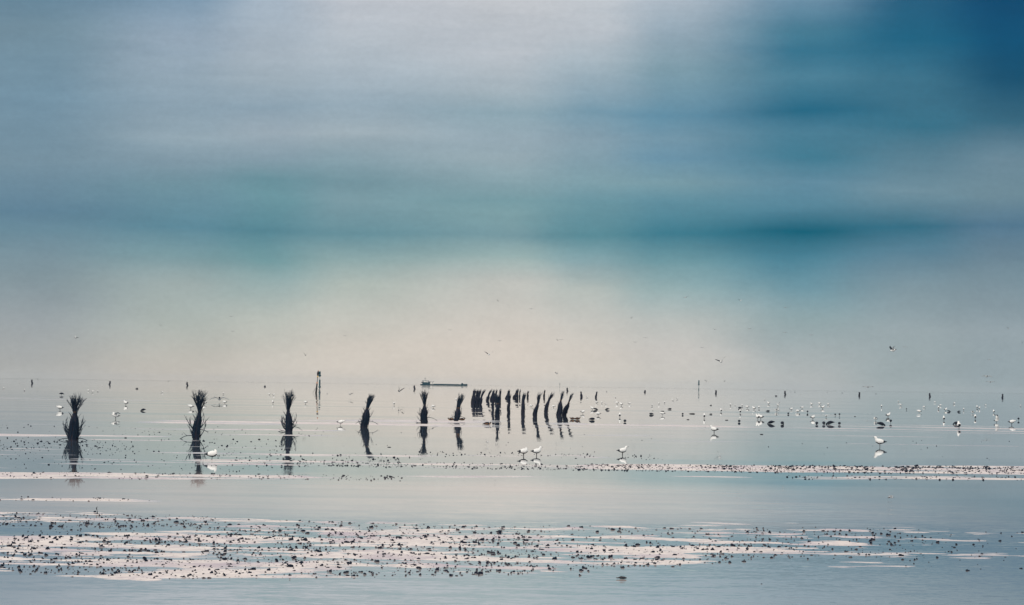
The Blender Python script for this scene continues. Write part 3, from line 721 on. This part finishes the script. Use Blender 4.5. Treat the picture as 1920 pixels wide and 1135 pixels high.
B = [
 # left part
 ('r',397.3,863,5,1.2,'large white gull standing on a sand bar right of the second marker reflection'),
 ('l',112.5,770,170,1.0,'white gull with dark tail left of the far left marker'),
 ('s',236,760,150,1.0,'white gull with dark tail, upper left of the landing gull'),
 ('L',217,786,200,.9,'gull alighting with spread wings between first and second markers'),
 ('D',268.5,771,150,.62,'small dark bird with hunched back between first and second markers'),
 ('S',115.5,741.5,0,.9,'long low dark bird beside the top of the far left marker'),
 ('l',357.8,767,165,1.0,'white gull close to the left of the second marker'),
 ('s',383.5,759,170,.9,'white gull half behind the second marker'),
 ('l',421.6,757.5,160,.9,'white gull facing left below the low flying gull near the second marker'),
 ('s',511.8,757,120,.8,'white gull left of the third marker'),
 ('l',573,757.5,160,.9,'white gull between third marker and beacon reflection'),
 ('l',638.5,797.5,0,.82,'white gull with long dark tail facing right, between third and fourth markers'),
 ('W',738.8,760,100,.8,'gull with both wings raised between fourth and fifth markers'),
 ('f',812.4,765,190,.8,'pale gull facing left just right of the fifth marker'),
 ('l',855.4,751,180,.8,'small white gull just left of the ducks marker top'),
 ('O',846,789,180,.62,'brown duck left of the curved marker foot, facing left'),
 ('O',866,789,0,.62,'brown duck with orange flank right of the curved marker foot'),
 ('O',913.5,797.5,0,.66,'duck with orange neck facing right, alone below the second clump'),
 ('f',995.8,764,200,.8,'small pale gull left of the long leaning stake'),
 ('f',1038,765,200,.8,'small pale gull between the bent marker and the V shaped pair'),
 ('r',981.6,856,20,1.12,'left one of two near gulls standing side by side in the centre'),
 ('s',1006,855,15,1.05,'right one of two near gulls standing side by side in the centre'),
 ('s',1167,853.5,15,1.05,'lone near gull standing on calm water right of the central pair'),
 ('O',1073.5,787,180,.55,'brown duck with orange flank at the foot of the V shaped pair, left of two'),
 ('O',1082.5,787.5,20,.62,'brown duck with raised head right of the V shaped pair, right of two'),
 ('r',1092.7,776,10,.8,'round white gull right above the pair of brown ducks'),
 ('D',1117,769,-20,.62,'dark duck beside a white gull, under the lone leaning stake'),
 ('s',1110.5,769,170,.85,'white gull touching the dark duck under the lone leaning stake'),
 ('D',1138.7,769,165,.62,'dark duck pointing left, right of the duck and gull pair'),
 ('T',1110.3,788,10,.62,'stout dark duck with tucked head, lowest right of the marker cluster'),
 ('f',1121.5,780,190,.85,'pale gull right above the stout dark duck'),
 ('s',1119,757,160,.8,'white gull directly below the lone leaning stake'),
 ('s',1128.5,757.5,100,.75,'slim white gull second right of the lone leaning stake'),
 ('l',1136,759,20,.6,'small pale gull above the dark duck pointing left'),
 ('s',1157,758,150,.9,'white gull left one of three upright gulls right of the marker cluster'),
 ('s',1165,761,150,.95,'white gull with dark flank lower in the group of three upright gulls'),
 ('l',1180,759,10,.8,'pale gull facing right, rightmost of the gulls beside the cluster'),
 ('s',1162,783,90,.85,'white gull seen from behind above a round dark duck'),
 ('T',1171.7,792,90,.66,'round dark duck seen from behind, alone under a white gull'),
 ('s',1222.6,762,80,.7,'dark looking upright bird left of the winged gull'),
 ('s',1235.4,759.5,100,.75,'slim white gull immediately left of the winged gull'),
 ('W',1246.3,757,90,.85,'white gull with both wings held high in a V'),
 ('l',1242,779.5,180,.9,'white gull with dark tail under a floating stick'),
 ('s',1320.5,784.5,90,.9,'white gull seen from the front, alone above the tall standing gull'),
 ('T',1333,761,20,.45,'small dark bird with hooked shape above the lone front facing gull'),
 ('T',1333,778,10,.4,'tiny dark duck right of the lone front facing gull'),
 ('s',1352,773,100,.85,'white gull with dark belly left of the flock'),
 ('T',1386,792,90,.62,'round dark duck left of the flock with pointed back'),
 ('s',1339,812,160,.9,'tall white gull standing alone in front of the flock, long pale reflection'),
 ('s',1369.5,762,90,.85,'slim white gull leftmost in the upper row of the flock'),
 ('L',1378.7,762,80,.55,'gull with spread wings in the upper row of the flock left end'),
 ('s',1391.5,763,90,.75,'white upright gull right of the spread winged gull'),
 ('s',1388,775,95,.9,'white gull above the round dark duck at flock left'),
 ('l',1401,766,165,.9,'white gull facing left in the flock upper row'),
 ('s',1413.7,769,140,.95,'white gull with dark wing in the flock left half'),
 ('s',1423,767,90,.8,'narrow white gull right of the dark winged one'),
 ('s',1441,758.5,150,.95,'white gull standing higher than its neighbours in flock left half'),
 ('s',1420.8,787,120,1.0,'left one of two touching gulls low in the flock'),
 ('s',1426.5,787,150,1.0,'right one of two touching gulls low in the flock'),
 ('D',1446,795,200,.72,'big dark duck with lowered head, left of a curled duck'),
 ('B',1466.8,796,70,.72,'curled dark duck with head down in the flock foreground'),
 ('W',1458.7,763,60,.8,'gull raising its wings in the flock centre left'),
 ('L',1456,773,180,.75,'pale gull settling below the wing raising one'),
 ('T',1478,777,90,.6,'round dark duck in the flock centre, small'),
 ('r',1483.6,770,10,.85,'white gull just above the small round dark duck'),
 ('f',1495.8,774,180,.85,'dark winged gull feeding in the flock centre'),
 ('l',1504,767,10,.8,'pale gull facing right above the feeding one'),
 ('S',1514,775,90,.62,'dark duck standing upright in the flock centre'),
 ('s',1521.7,760,160,.9,'white gull high in the flock centre right'),
 ('s',1536.7,759,160,.95,'white gull next right along the flock top row'),
 ('s',1542.4,767,20,1.0,'white gull with dark flank below the flock top row'),
 ('r',1553,760,180,.8,'rounded white gull ending the flock top row'),
 ('L',1549,783,90,.62,'gull with drooping wings above the pair of touching ducks'),
 ('S',1566,780,70,.5,'left one of two slim dark standing birds'),
 ('S',1574,780,90,.56,'right one of two slim dark standing birds'),
 ('r',1524,787,20,.9,'round white gull beside a dark duck reflection'),
 ('B',1531.5,796,90,.66,'dark duck upright right of the round white gull'),
 ('B',1544.5,796,80,.72,'left one of two touching dark ducks'),
 ('D',1556.6,796,185,.78,'right one of two touching dark ducks, long back raised to the right'),
 ('T',1573.8,796.5,90,.66,'round dark duck right of the two touching ducks'),
 ('s',1652.9,764.5,90,.9,'upright white gull high up right of the flock gap'),
 ('L',1641.7,789,185,.62,'white gull facing left above the big dark duck at right'),
 ('D',1651.5,798,0,.78,'big dark duck facing right with tail raised, above the near right gull'),
 ('s',1665,783,30,1.0,'gull with dark wing behind the big dark duck at right'),
 ('S',1670,794,90,.66,'dark backed duck standing just right of the big dark duck'),
 ('s',1649.8,838,170,.98,'near white gull standing facing left at right, mirrored in calm water'),
 ('s',1688.8,761.5,160,.9,'white gull left of a small dark duck at right'),
 ('S',1699.7,769,80,.5,'small dark duck upright, alone right of a white gull'),
 ('l',1723.6,775,175,1.0,'gull with dark wing low, left of the right hand group'),
 ('f',1732.7,765,180,.75,'dark and white gull head down, left of the right hand group'),
 ('s',1759.7,767.5,90,1.0,'tall white gull at the left of the right hand group'),
 ('l',1763,762,0,.8,'gull facing right behind the tall white gull'),
 ('s',1773,771,30,.9,'white gull against a dark duck at right'),
 ('D',1779,772.5,10,.6,'dark duck pressed against a white gull at right'),
 ('D',1798,773,165,.55,'dark duck alone between two white gulls at right'),
 ('s',1807,770,90,.75,'small white gull right of the lone dark duck'),
 ('L',1824,776,170,.7,'gull with dark opened wings near the right edge'),
 ('s',1828.6,786,90,.95,'upright white gull under the dark winged one'),
 ('s',1769.8,789,90,.9,'white gull with dark breast low at right'),
 ('B',1793.5,796,150,.72,'curled dark duck above a tall standing gull at right'),
 ('s',1798,804,95,1.1,'tall slim white gull low at right with long reflection'),
 ('s',1832,766,90,1.0,'left one of two white gulls side by side near the right edge'),
 ('s',1836,768,60,.9,'right one of two white gulls side by side near the right edge'),
 ('s',1847.7,761.5,20,.7,'small white gull right of the side by side two'),
 ('s',1863.5,775,100,.9,'upright white gull above the dark flapping bird'),
 ('W',1868.5,793,10,.8,'bird flapping at the water near the right edge'),
 ('l',1897,797,10,1.05,'white gull arched low near the right edge'),
 ('S',1909.7,789,80,.62,'slim dark duck upright at the right edge'),
 ('s',1913.7,763,90,.8,'white gull high at the right edge'),
]
for code, x, y, deg, size, label in B: bird(code, x, y, deg, size, label)
far_w = [(36.5,719,'left of the first far stake'),(6.5,729,'at the very left edge'),(45.6,733.5,'below the first far stake'),(166,734,'innermost of three beside the far left marker top'),(173.4,736.5,'middle of three beside the far left marker top'),(183.4,735.5,'outermost of three beside the far left marker top'),(192,724.5,'close left of the second far stake'),
 (304,737,'left of the second marker top'),(418.6,740,'above the low flying gull'),(505,741,'outer one left of the third marker top'),(512.8,742.5,'inner one left of the third marker top'),(613.5,739,'right of the two beacons'),(767,729,'left of the barge'),
 (1101,746,'below the squat far stakes'),(1154,746.5,'right of the squat far stakes'),(1261.7,752,'immediately right of the winged gull'),(1270,749.5,'second right of the winged gull'),(1434,751,'just above the highest flock gull'),(1464.5,738.5,'left of the far stake above the flock'),(1502.6,740,'right of the two dots above the flock'),
 (1684.5,755,'above the small dark duck at right'),(1753,756,'above the tall gull of the right group'),(1789,758,'above the dark ducks of the right group'),(1622,739,'right beside the far stake under a gliding gull'),(1654,739,'far line, below right of the gliding gull'),(1783,741,'on the far line, right of the second last stake'),(1809,741.5,'on the far line, midway between the last two stakes'),(1737,742,'touching the second last far stake')]
for i, (x, y, wh) in enumerate(far_w):
    bird('sl'[i % 2], x, y, (160, 20, 95)[i % 3], .9, 'tiny distant white gull ' + wh, 'tiny distant white gulls on the far water')
for i, (x, y) in enumerate([(1440,772.5),(1221,778),(1280,778),(1256,768.5),(1455,743.5),(1483,735.5),(1490.5,735.8),(1579,737.5),(1551,736.5),(1642.5,739.2),(1257,729.5 + 0),(1137.5,734.8),(257,729.5),(1387,766)]):
    wh = ('under the wing raising gull of the flock', 'left of the gull under the floating stick', 'just left of the longest floating stick', 'right above the floating stick', 'above the left half of the flock', 'left one of two dots right of a far stake', 'right one of two dots right of a far stake', 'left of the far stake over the flock', 'beyond the flock top row', 'right of the far stake over the flock', 'on the horizon left of the channel beacon', 'right of the squat far stakes', 'upper left of the second marker', 'above the slim flock gull')[i]
    if y - hz(x) < 3: continue
    d_ = 17600 / (y - hz(x)); bird('T', x, y, (10, 170, 90)[i % 3], .34 + min(.9, d_ / 1500), 'tiny dark duck ' + wh, 'tiny dark ducks on the far water')

# birds in the air
def flyer(kind, x, y, dist, deg, size, label, pitch=24, roll=0, group='gulls flying low over the water'):
    p, k = air_at(x, y, dist)
    o = bpy.data.objects.new('flying_gull', BME[kind]); COL.objects.link(o)
    size *= 2.3 if dist > 1200 else (1.3 if dist < 300 else 1.6)
    o.location = p; o.rotation_euler = (R(roll), R(pitch), R(deg)); o.scale = (size,) * 3
    tag(o, label, 'flying gull', group)
flyer('fly_v', 1675.5, 657.5, 291, 195, .85, 'largest flying gull at right, wings raised, white head left and dark wing')
flyer('fly_v', 1352.6, 678.5, 462, 240, .9, 'flying gull with dark bent wings above the channel beacon', roll=14)
flyer('fly_down', 1850.3, 706.5, 587, 95, 1.0, 'white flying gull with wings arched down near the right edge')
flyer('fly_flat', 1857, 717, 620, 90, .75, 'white flying gull with level wings just below the arched one')
flyer('fly_flat', 1627.5, 726.5, 700, 90, 1.05, 'pale gull gliding with level wings just above the far line at right')
flyer('fly_down', 411.5, 748, 444, 92, 1.3, 'white gull gliding low over the water right of the second marker')
flyer('fly_v', 917, 665, 620, 250, .9, 'small flying gull with dark wing and white body above the barge')
flyer('fly_v', 141.5, 634, 700, 60, .75, 'flying gull with one dark and one white wing above the far left marker', roll=25)
flyer('fly_dark', 573, 666.5, 620, 100, .55, 'dark flying bird with folded wings above left of the beacons')
flyer('fly_dark', 748.4, 733.6, 560, 75, .95, 'dark bird with both wings swept up left of the barge', roll=22)
flyer('fly_v', 655.7, 739.5, 620, 60, .7, 'small grey and white gull above the fourth marker left side', roll=20)
flyer('fly_v', 603, 743, 800, 200, .9, 'pale gull low over the water below the beacons')
flyer('fly_v', 1326, 716, 620, 250, .55, 'dark bodied flying bird right of the channel beacon')
flyer('fly_flat', 1286, 558, 800, 110, .75, 'white flying gull high in the sky right of centre', roll=-18)
flyer('fly_v', 1388.7, 564, 800, 250, .6, 'dark and white flying gull high in the sky at right')
flyer('fly_v', 1044.5, 701, 800, 215, .7, 'small white flying gull above the V shaped pair')
flyer('fly_flat', 1521.5, 628.5, 1000, 95, .6, 'small white bird in the sky at right centre, lowest of its row')
G2 = 'tiny birds far off in the sky'
for i, (x, y, kd) in enumerate([(1472.6,577,'w'),(1340,618,'w'),(1405.7,617,'w'),(1472,624,'w'),(1316,652,'w'),(1890.5,616.5,'d'),(1917,643,'d'),(1855,675,'w'),(302,611.5,'d'),(433.5,594,'w'),(436.3,621.5,'w'),(934,565,'d'),(996.5,579.5,'w'),(937,639.5,'w'),(1045.5,638.3,'d'),(1052.5,637.6,'w'),(1183.5,597,'d'),(1191,642,'w'),(1210,634,'w'),(647.3,630,'w'),(843.8,619,'w'),(1697.5,651,'w'),(1358,715.5,'d'),(71.5,712.5,'d'),(315.8,716,'d')]):
    wh = ['high right, middle of the top row', 'above the channel beacon', 'in the sky right of the channel beacon', 'in the sky halfway between flock and top row', 'close above the bent winged gull', 'high near the right edge', 'at the very right edge of the sky', 'above the arched gull at right', 'above between first and second markers', 'upper one of two above right of the second marker', 'lower one of two above right of the second marker', 'topmost near the image centre', 'right below the topmost centre one', 'above the small gull over the barge', 'left one of two above the marker cluster', 'right one of two above the marker cluster', 'alone above the lone far stakes', 'below a dark speck right of centre', 'right of the other pale speck right of centre', 'above right of the beacons', 'above the barge', 'right beside the largest flying gull', 'right of the channel beacon near the horizon', 'beside the leftmost far stake', 'left of the third far stake'][i]
    flyer('fly_dark' if kd == 'd' else 'fly_flat', x, y, 1300, (90, 60, 120)[i % 3], (.55 if kd == 'w' else .5), ('tiny pale' if kd == 'w' else 'tiny dark') + ' bird speck, ' + wh, group=G2 + (' (pale)' if kd == 'w' else ' (dark)'))

# ------------------------------------------------------------------ driftwood
def stick(x, y, wpx, hpx, label, slant=0.0):
    p, k = water_at(x, y); mb = MB(); L = wpx / k; r = hpx / 2 / k
    pts = [(-L / 2 + L * i / 6, .03 * math.sin(i * 1.7) * L, r * .35 + slant * L * (i / 6 - .5) + .12 * r * math.sin(i * 2.3)) for i in range(7)]
    mb.tube(pts, [r * f for f in (.3, .8, 1.05, .95, 1, .8, .35)], 'wood', 7)
    mb.tube([pts[4], (pts[4][0] + L * .08, 0, pts[4][2] + r * 1.4)], [r * .4, r * .2], 'wood', 5)
    o = mb.build('driftwood'); o.location = p
    tag(o, label, 'driftwood', 'pieces of driftwood on the water')
stick(729.7, 839, 7, 1.5, 'short dark stick floating between the fourth and fifth marker reflections')
stick(1242, 771.8, 7, 1.8, 'short dark stick floating just above a white gull')
stick(1297.6, 776.5, 11, 2.2, 'longest floating stick, slightly slanted, left of the lone front facing gull', .04)
stick(1290, 787.5, 5, 1.8, 'very short floating stick below the longest one')
stick(1362.5, 788.5, 6, 1.8, 'short floating stick left of a round dark duck')
stick(1428, 815, 6, 1.8, 'lone floating stick below the flock')
stick(486, 824.5, 4.5, 2.4, 'small dark knob of wood floating left below the third marker')
stick(1224, 771, 2, 1, 'tiny chip of wood left of the floating stick above a white gull')
stick(1603, 781.5 + 0, 3, 1.4, 'tiny chip of wood floating right of the flock')
def weed():
    p, k = water_at(1166, 1086); mb = MB(); u = 1 / k
    secs = [(-11*u, 2.2*u, .6*u, .6*u), (-7.5*u, 2.2*u, 1.4*u, 1.0*u), (-5.5*u, 2.5*u, 2*u, 1.3*u), (-2*u, 2.9*u, 5*u, 2.7*u), (2*u, 2.7*u, 5*u, 2.5*u), (6*u, 2.4*u, 3*u, 2.0*u), (9.3*u, 2.2*u, .6*u, .6*u)]
    mb.loft(secs, 'wood', n=12); o = mb.build('driftwood'); o.location = p
    tag(o, 'largest near dark piece of driftwood with a pointed left end, alone below the foreground flat', 'driftwood', 'pieces of driftwood on the water')
weed()
def twig():
    p, k = water_at(182, 962); mb = MB(); u = 1 / k
    mb.tube([(0,0,4*u),(-1.2*u,0,8.5*u),(.2*u,0,12*u)], [.5*u, 1*u, .35*u], 'wood', 5)
    mb.tube([(0,0,-u),(.6*u,0,2*u),(0,0,4*u)], [1.4*u,.8*u,.5*u], 'wood', 5)
    o = mb.build('twig'); o.location = p; tag(o, 'small bent twig sticking up at the rear edge of the foreground flat, far left', 'twig')
twig()

# ------------------------------------------------------------------ beacons
def beacon_a():
    p, k = water_at(592.6, 737.5); u = 1 / k; root = empty('beacon_pole', p)
    lean = 3.6 / 43
    def at(h): return (h * lean * u, 0, h * u)
    def seg(name, h0, h1, r, m_, r1=None):
        mb = MB(); mb.tube([at(h0), at((h0 + h1) / 2), at(h1)], [r * u, (r + (r1 or r)) / 2 * u, (r1 or r) * u], m_, 10); return mb.build(name, root)
    seg('lower_pole', -2, 17.5, 1.7, 'pole', 1.3); seg('reflective_band', 17.5, 21, 1.1, 'orange'); seg('upper_pole', 21, 29.5, .6, 'pole')
    seg('reflective_band', 29.5, 32.3, 1.3, 'yellow')
    mb = MB(); mb.tube([at(32.3), at(34), at(37), at(40), at(41.3)], [.5 * u, 1.6 * u, 2.1 * u, 1.6 * u, .8 * u], 'pole', 10); mb.build('topmark', root)
    seg('lantern', 41.3, 43.3, .75, 'orange', .5)
    for s in (-1, 1):
        mb = MB(); mb.tube([(s * 6.2 * u, 0, -.5 * u + (4 if s > 0 else 1.5) * u), (s * 1.2 * u + 1, 0, 8.5 * u) if s > 9 else (s * 1.4 * u + lean * 8 * u, 0, 9 * u)], [.28 * u] * 2, 'pole', 6); mb.build('strut', root)
    tag(root, 'slightly leaning dark beacon pole with yellow and orange bands, left of a green one', 'beacon')
beacon_a()
def beacon_b():
    p, k = water_at(599.3, 731); u = 1 / k; root = empty('channel_beacon', p)
    def tb(name, hs, rs): mb = MB(); mb.tube([(0, 0, h * u) for h in hs], [r * u for r in rs], 'teal', 10); mb.build(name, root)
    tb('pile', (-2, 3.5), (.8, .8)); tb('lower_ball', (3.5, 4.2, 5.2, 6.2, 6.8), (.6, 2.3, 2.6, 2.1, .7))
    tb('lower_rod', (7, 8, 18.5, 19), (1.2, 1.4, 1.4, .6)); tb('thin_mast', (19, 25), (.32, .32))
    tb('cone_topmark', (24.3, 25, 26.5, 27.4), (.5, 2.0, 2.6, 2.3)); tb('cage', (27.4, 28, 34, 34.6), (1, 1.5, 1.5, .5))
    tag(root, 'green channel beacon with cone topmark, directly right of the leaning banded pole', 'beacon')
beacon_b()
def beacon_c(x, yb, top, sc, label):
    p, k = water_at(x, yb); u = 1 / k; root = empty('channel_beacon', p); h = yb - top
    def tb(name, hs, rs): mb = MB(); mb.tube([(0, 0, q * h * u) for q in hs], [r * u * sc for r in rs], 'teal', 10); mb.build(name, root)
    tb('float', (-.05, .12), (1.0, .8)); tb('mast', (.12, .5), (.4, .35)); tb('ball', (.46, .5, .55, .6), (.5, 1.7, 1.7, .8)); tb('lantern_rod', (.6, .64, .95, 1.0), (1.1, 1.15, 1.0, .4))
    tag(root, label, 'beacon')
beacon_c(1310.2, 731, 713, 1.0, 'slender distant green beacon standing alone right of centre')
beacon_c(1049.6, 726.5, 718, .32, 'barely visible thin distant beacon above the V shaped pair')

# ------------------------------------------------------------------ barge
def barge():
    p, k = water_at(830, hz(830) + 2.3); u = 1 / k; root = empty('cargo_barge', p)
    X = lambda px: (px - 830) * u
    # hull: sections along x, sheer rising at bow and stern
    st = [(787.8,1.6,.4),(789.5,1.9,3.2),(796,1.9,4.6),(805,1.9,5),(812,1.7,5),(830,1.9,5),(850,2.0,5),(862,2.1,5),(866,2.6,4.6),(873,3.0,3),(876.5,3.3,.6)]
    mb = MB(); rings = []
    for px, h, hw in st:
        x = X(px); hh = h * u; y = hw
        rings.append([(x, -y, hh), (x, -y * .92, -.8), (x, y * .92, -.8), (x, y, hh)])
    mb.ring_loft(rings, 'steel'); mb.build('hull', root, smooth=False)
    mb = MB(); mb.box(X(813), X(862), -4, 4, 1.4 * u, 2.5 * u, 'steel', .3)
    for i in range(11): mb.box(X(813.5 + i * 4.4), X(814.1 + i * 4.4), -4.1, 4.1, 2.45 * u, 2.8 * u, 'steel')
    mb.build('hatch_covers', root, smooth=False)
    mb = MB(); mb.box(X(792), X(806), -4, 4, 1.85 * u, 4.2 * u, 'steel'); mb.build('aft_deckhouse', root, smooth=False)
    mb = MB(); mb.box(X(802), X(806.5), -3, 3, 4.2 * u, 6.8 * u, 'steel'); wh = mb.build('wheelhouse', root, smooth=False)
    mb = MB()
    for i in range(3): mb.box(X(802.6 + i * 1.2), X(803.4 + i * 1.2), -3.06, -2.9, 5.2 * u, 6.3 * u, 'glass')
    g = mb.build('window', wh, smooth=False)
    mb = MB(); mb.box(X(791.5), X(804), -3.6, 3.6, 8.0 * u, 8.6 * u, 'house'); mb.build('awning', root, smooth=False)
    mb = MB(); mb.box(X(793.5), X(801), -2.6, 2.6, 4.2 * u, 5.4 * u, 'house'); mb.build('skylight', root, smooth=False)
    for px in (792.5, 794, 799, 803.5):
        mb = MB(); mb.tube([(X(px), -3.4, 3.8 * u), (X(px), -3.4, 8.1 * u)], [.35 if px < 795 else .2] * 2, 'steel', 6); mb.build('post', root)
    mb = MB(); mb.tube([(X(796.8), 0, 8.5 * u), (X(796.8), 0, 12 * u), (X(796.8), 0, 16 * u)], [.25, .2, .08], 'steel', 6); mb.tube([(X(795.8), 0, 12 * u), (X(797.8), 0, 12 * u)], [.35, .35], 'steel', 6); mb.build('mast', root)
    mb = MB(); mb.tube([(X(811), 0, 1.5 * u), (X(811), 0, 5.5 * u)], [.25, .2], 'steel', 6); mb.tube([(X(806.5), 0, 6.6 * u), (X(813), 0, 6.2 * u)], [.18, .18], 'steel', 6); mb.tube([(X(811), 0, 5.5 * u), (X(813.5), 0, 7.5 * u)], [.25, .15], 'steel', 6); mb.build('crane', root)
    mb = MB(); mb.box(X(789.5), X(793), -3, 3, 4.2 * u, 5.6 * u, 'steel', .2); mb.build('lifeboat', root, smooth=False)
    mb = MB(); mb.box(X(864.5), X(869), -2.4, 2.4, 2.2 * u, 4.6 * u, 'steel', 1.0); mb.build('bow_house', root, smooth=False)
    root.rotation_euler.z = R(-4)
    tag(root, 'long low teal cargo barge on the horizon with wheelhouse at its left end', 'barge')
barge()

# ------------------------------------------------------------------ haze over the tidal flats
def haze():
    mb = MB(); x, y0, y1, z0, z1 = 39000, -300, 39000, -1.5, 42.0
    mb.v = [(-x,y0,z0),(x,y0,z0),(x,y1,z0),(-x,y1,z0),(-x,y0,z1),(x,y0,z1),(x,y1,z1),(-x,y1,z1)]
    mb.f = [(3,2,1,0),(4,5,6,7),(0,1,5,4),(1,2,6,5),(2,3,7,6),(3,0,4,7)]; mb.m = [0] * 6
    m = bpy.data.materials.new('haze_air'); m.use_nodes = True; t = m.node_tree; t.nodes.clear()
    o = t.nodes.new('ShaderNodeOutputMaterial'); v = t.nodes.new('ShaderNodeVolumePrincipled')
    v.inputs['Color'].default_value = (.70,.74,.76,1); v.inputs['Density'].default_value = 1.0e-5; v.inputs['Anisotropy'].default_value = 0.0
    t.links.new(v.outputs[0], o.inputs['Volume']); M['haze'] = m; mb.mats = ['haze']
    tag(mb.build('haze', smooth=False), 'thin pale haze lying over the tidal flats', kind='stuff')
haze()
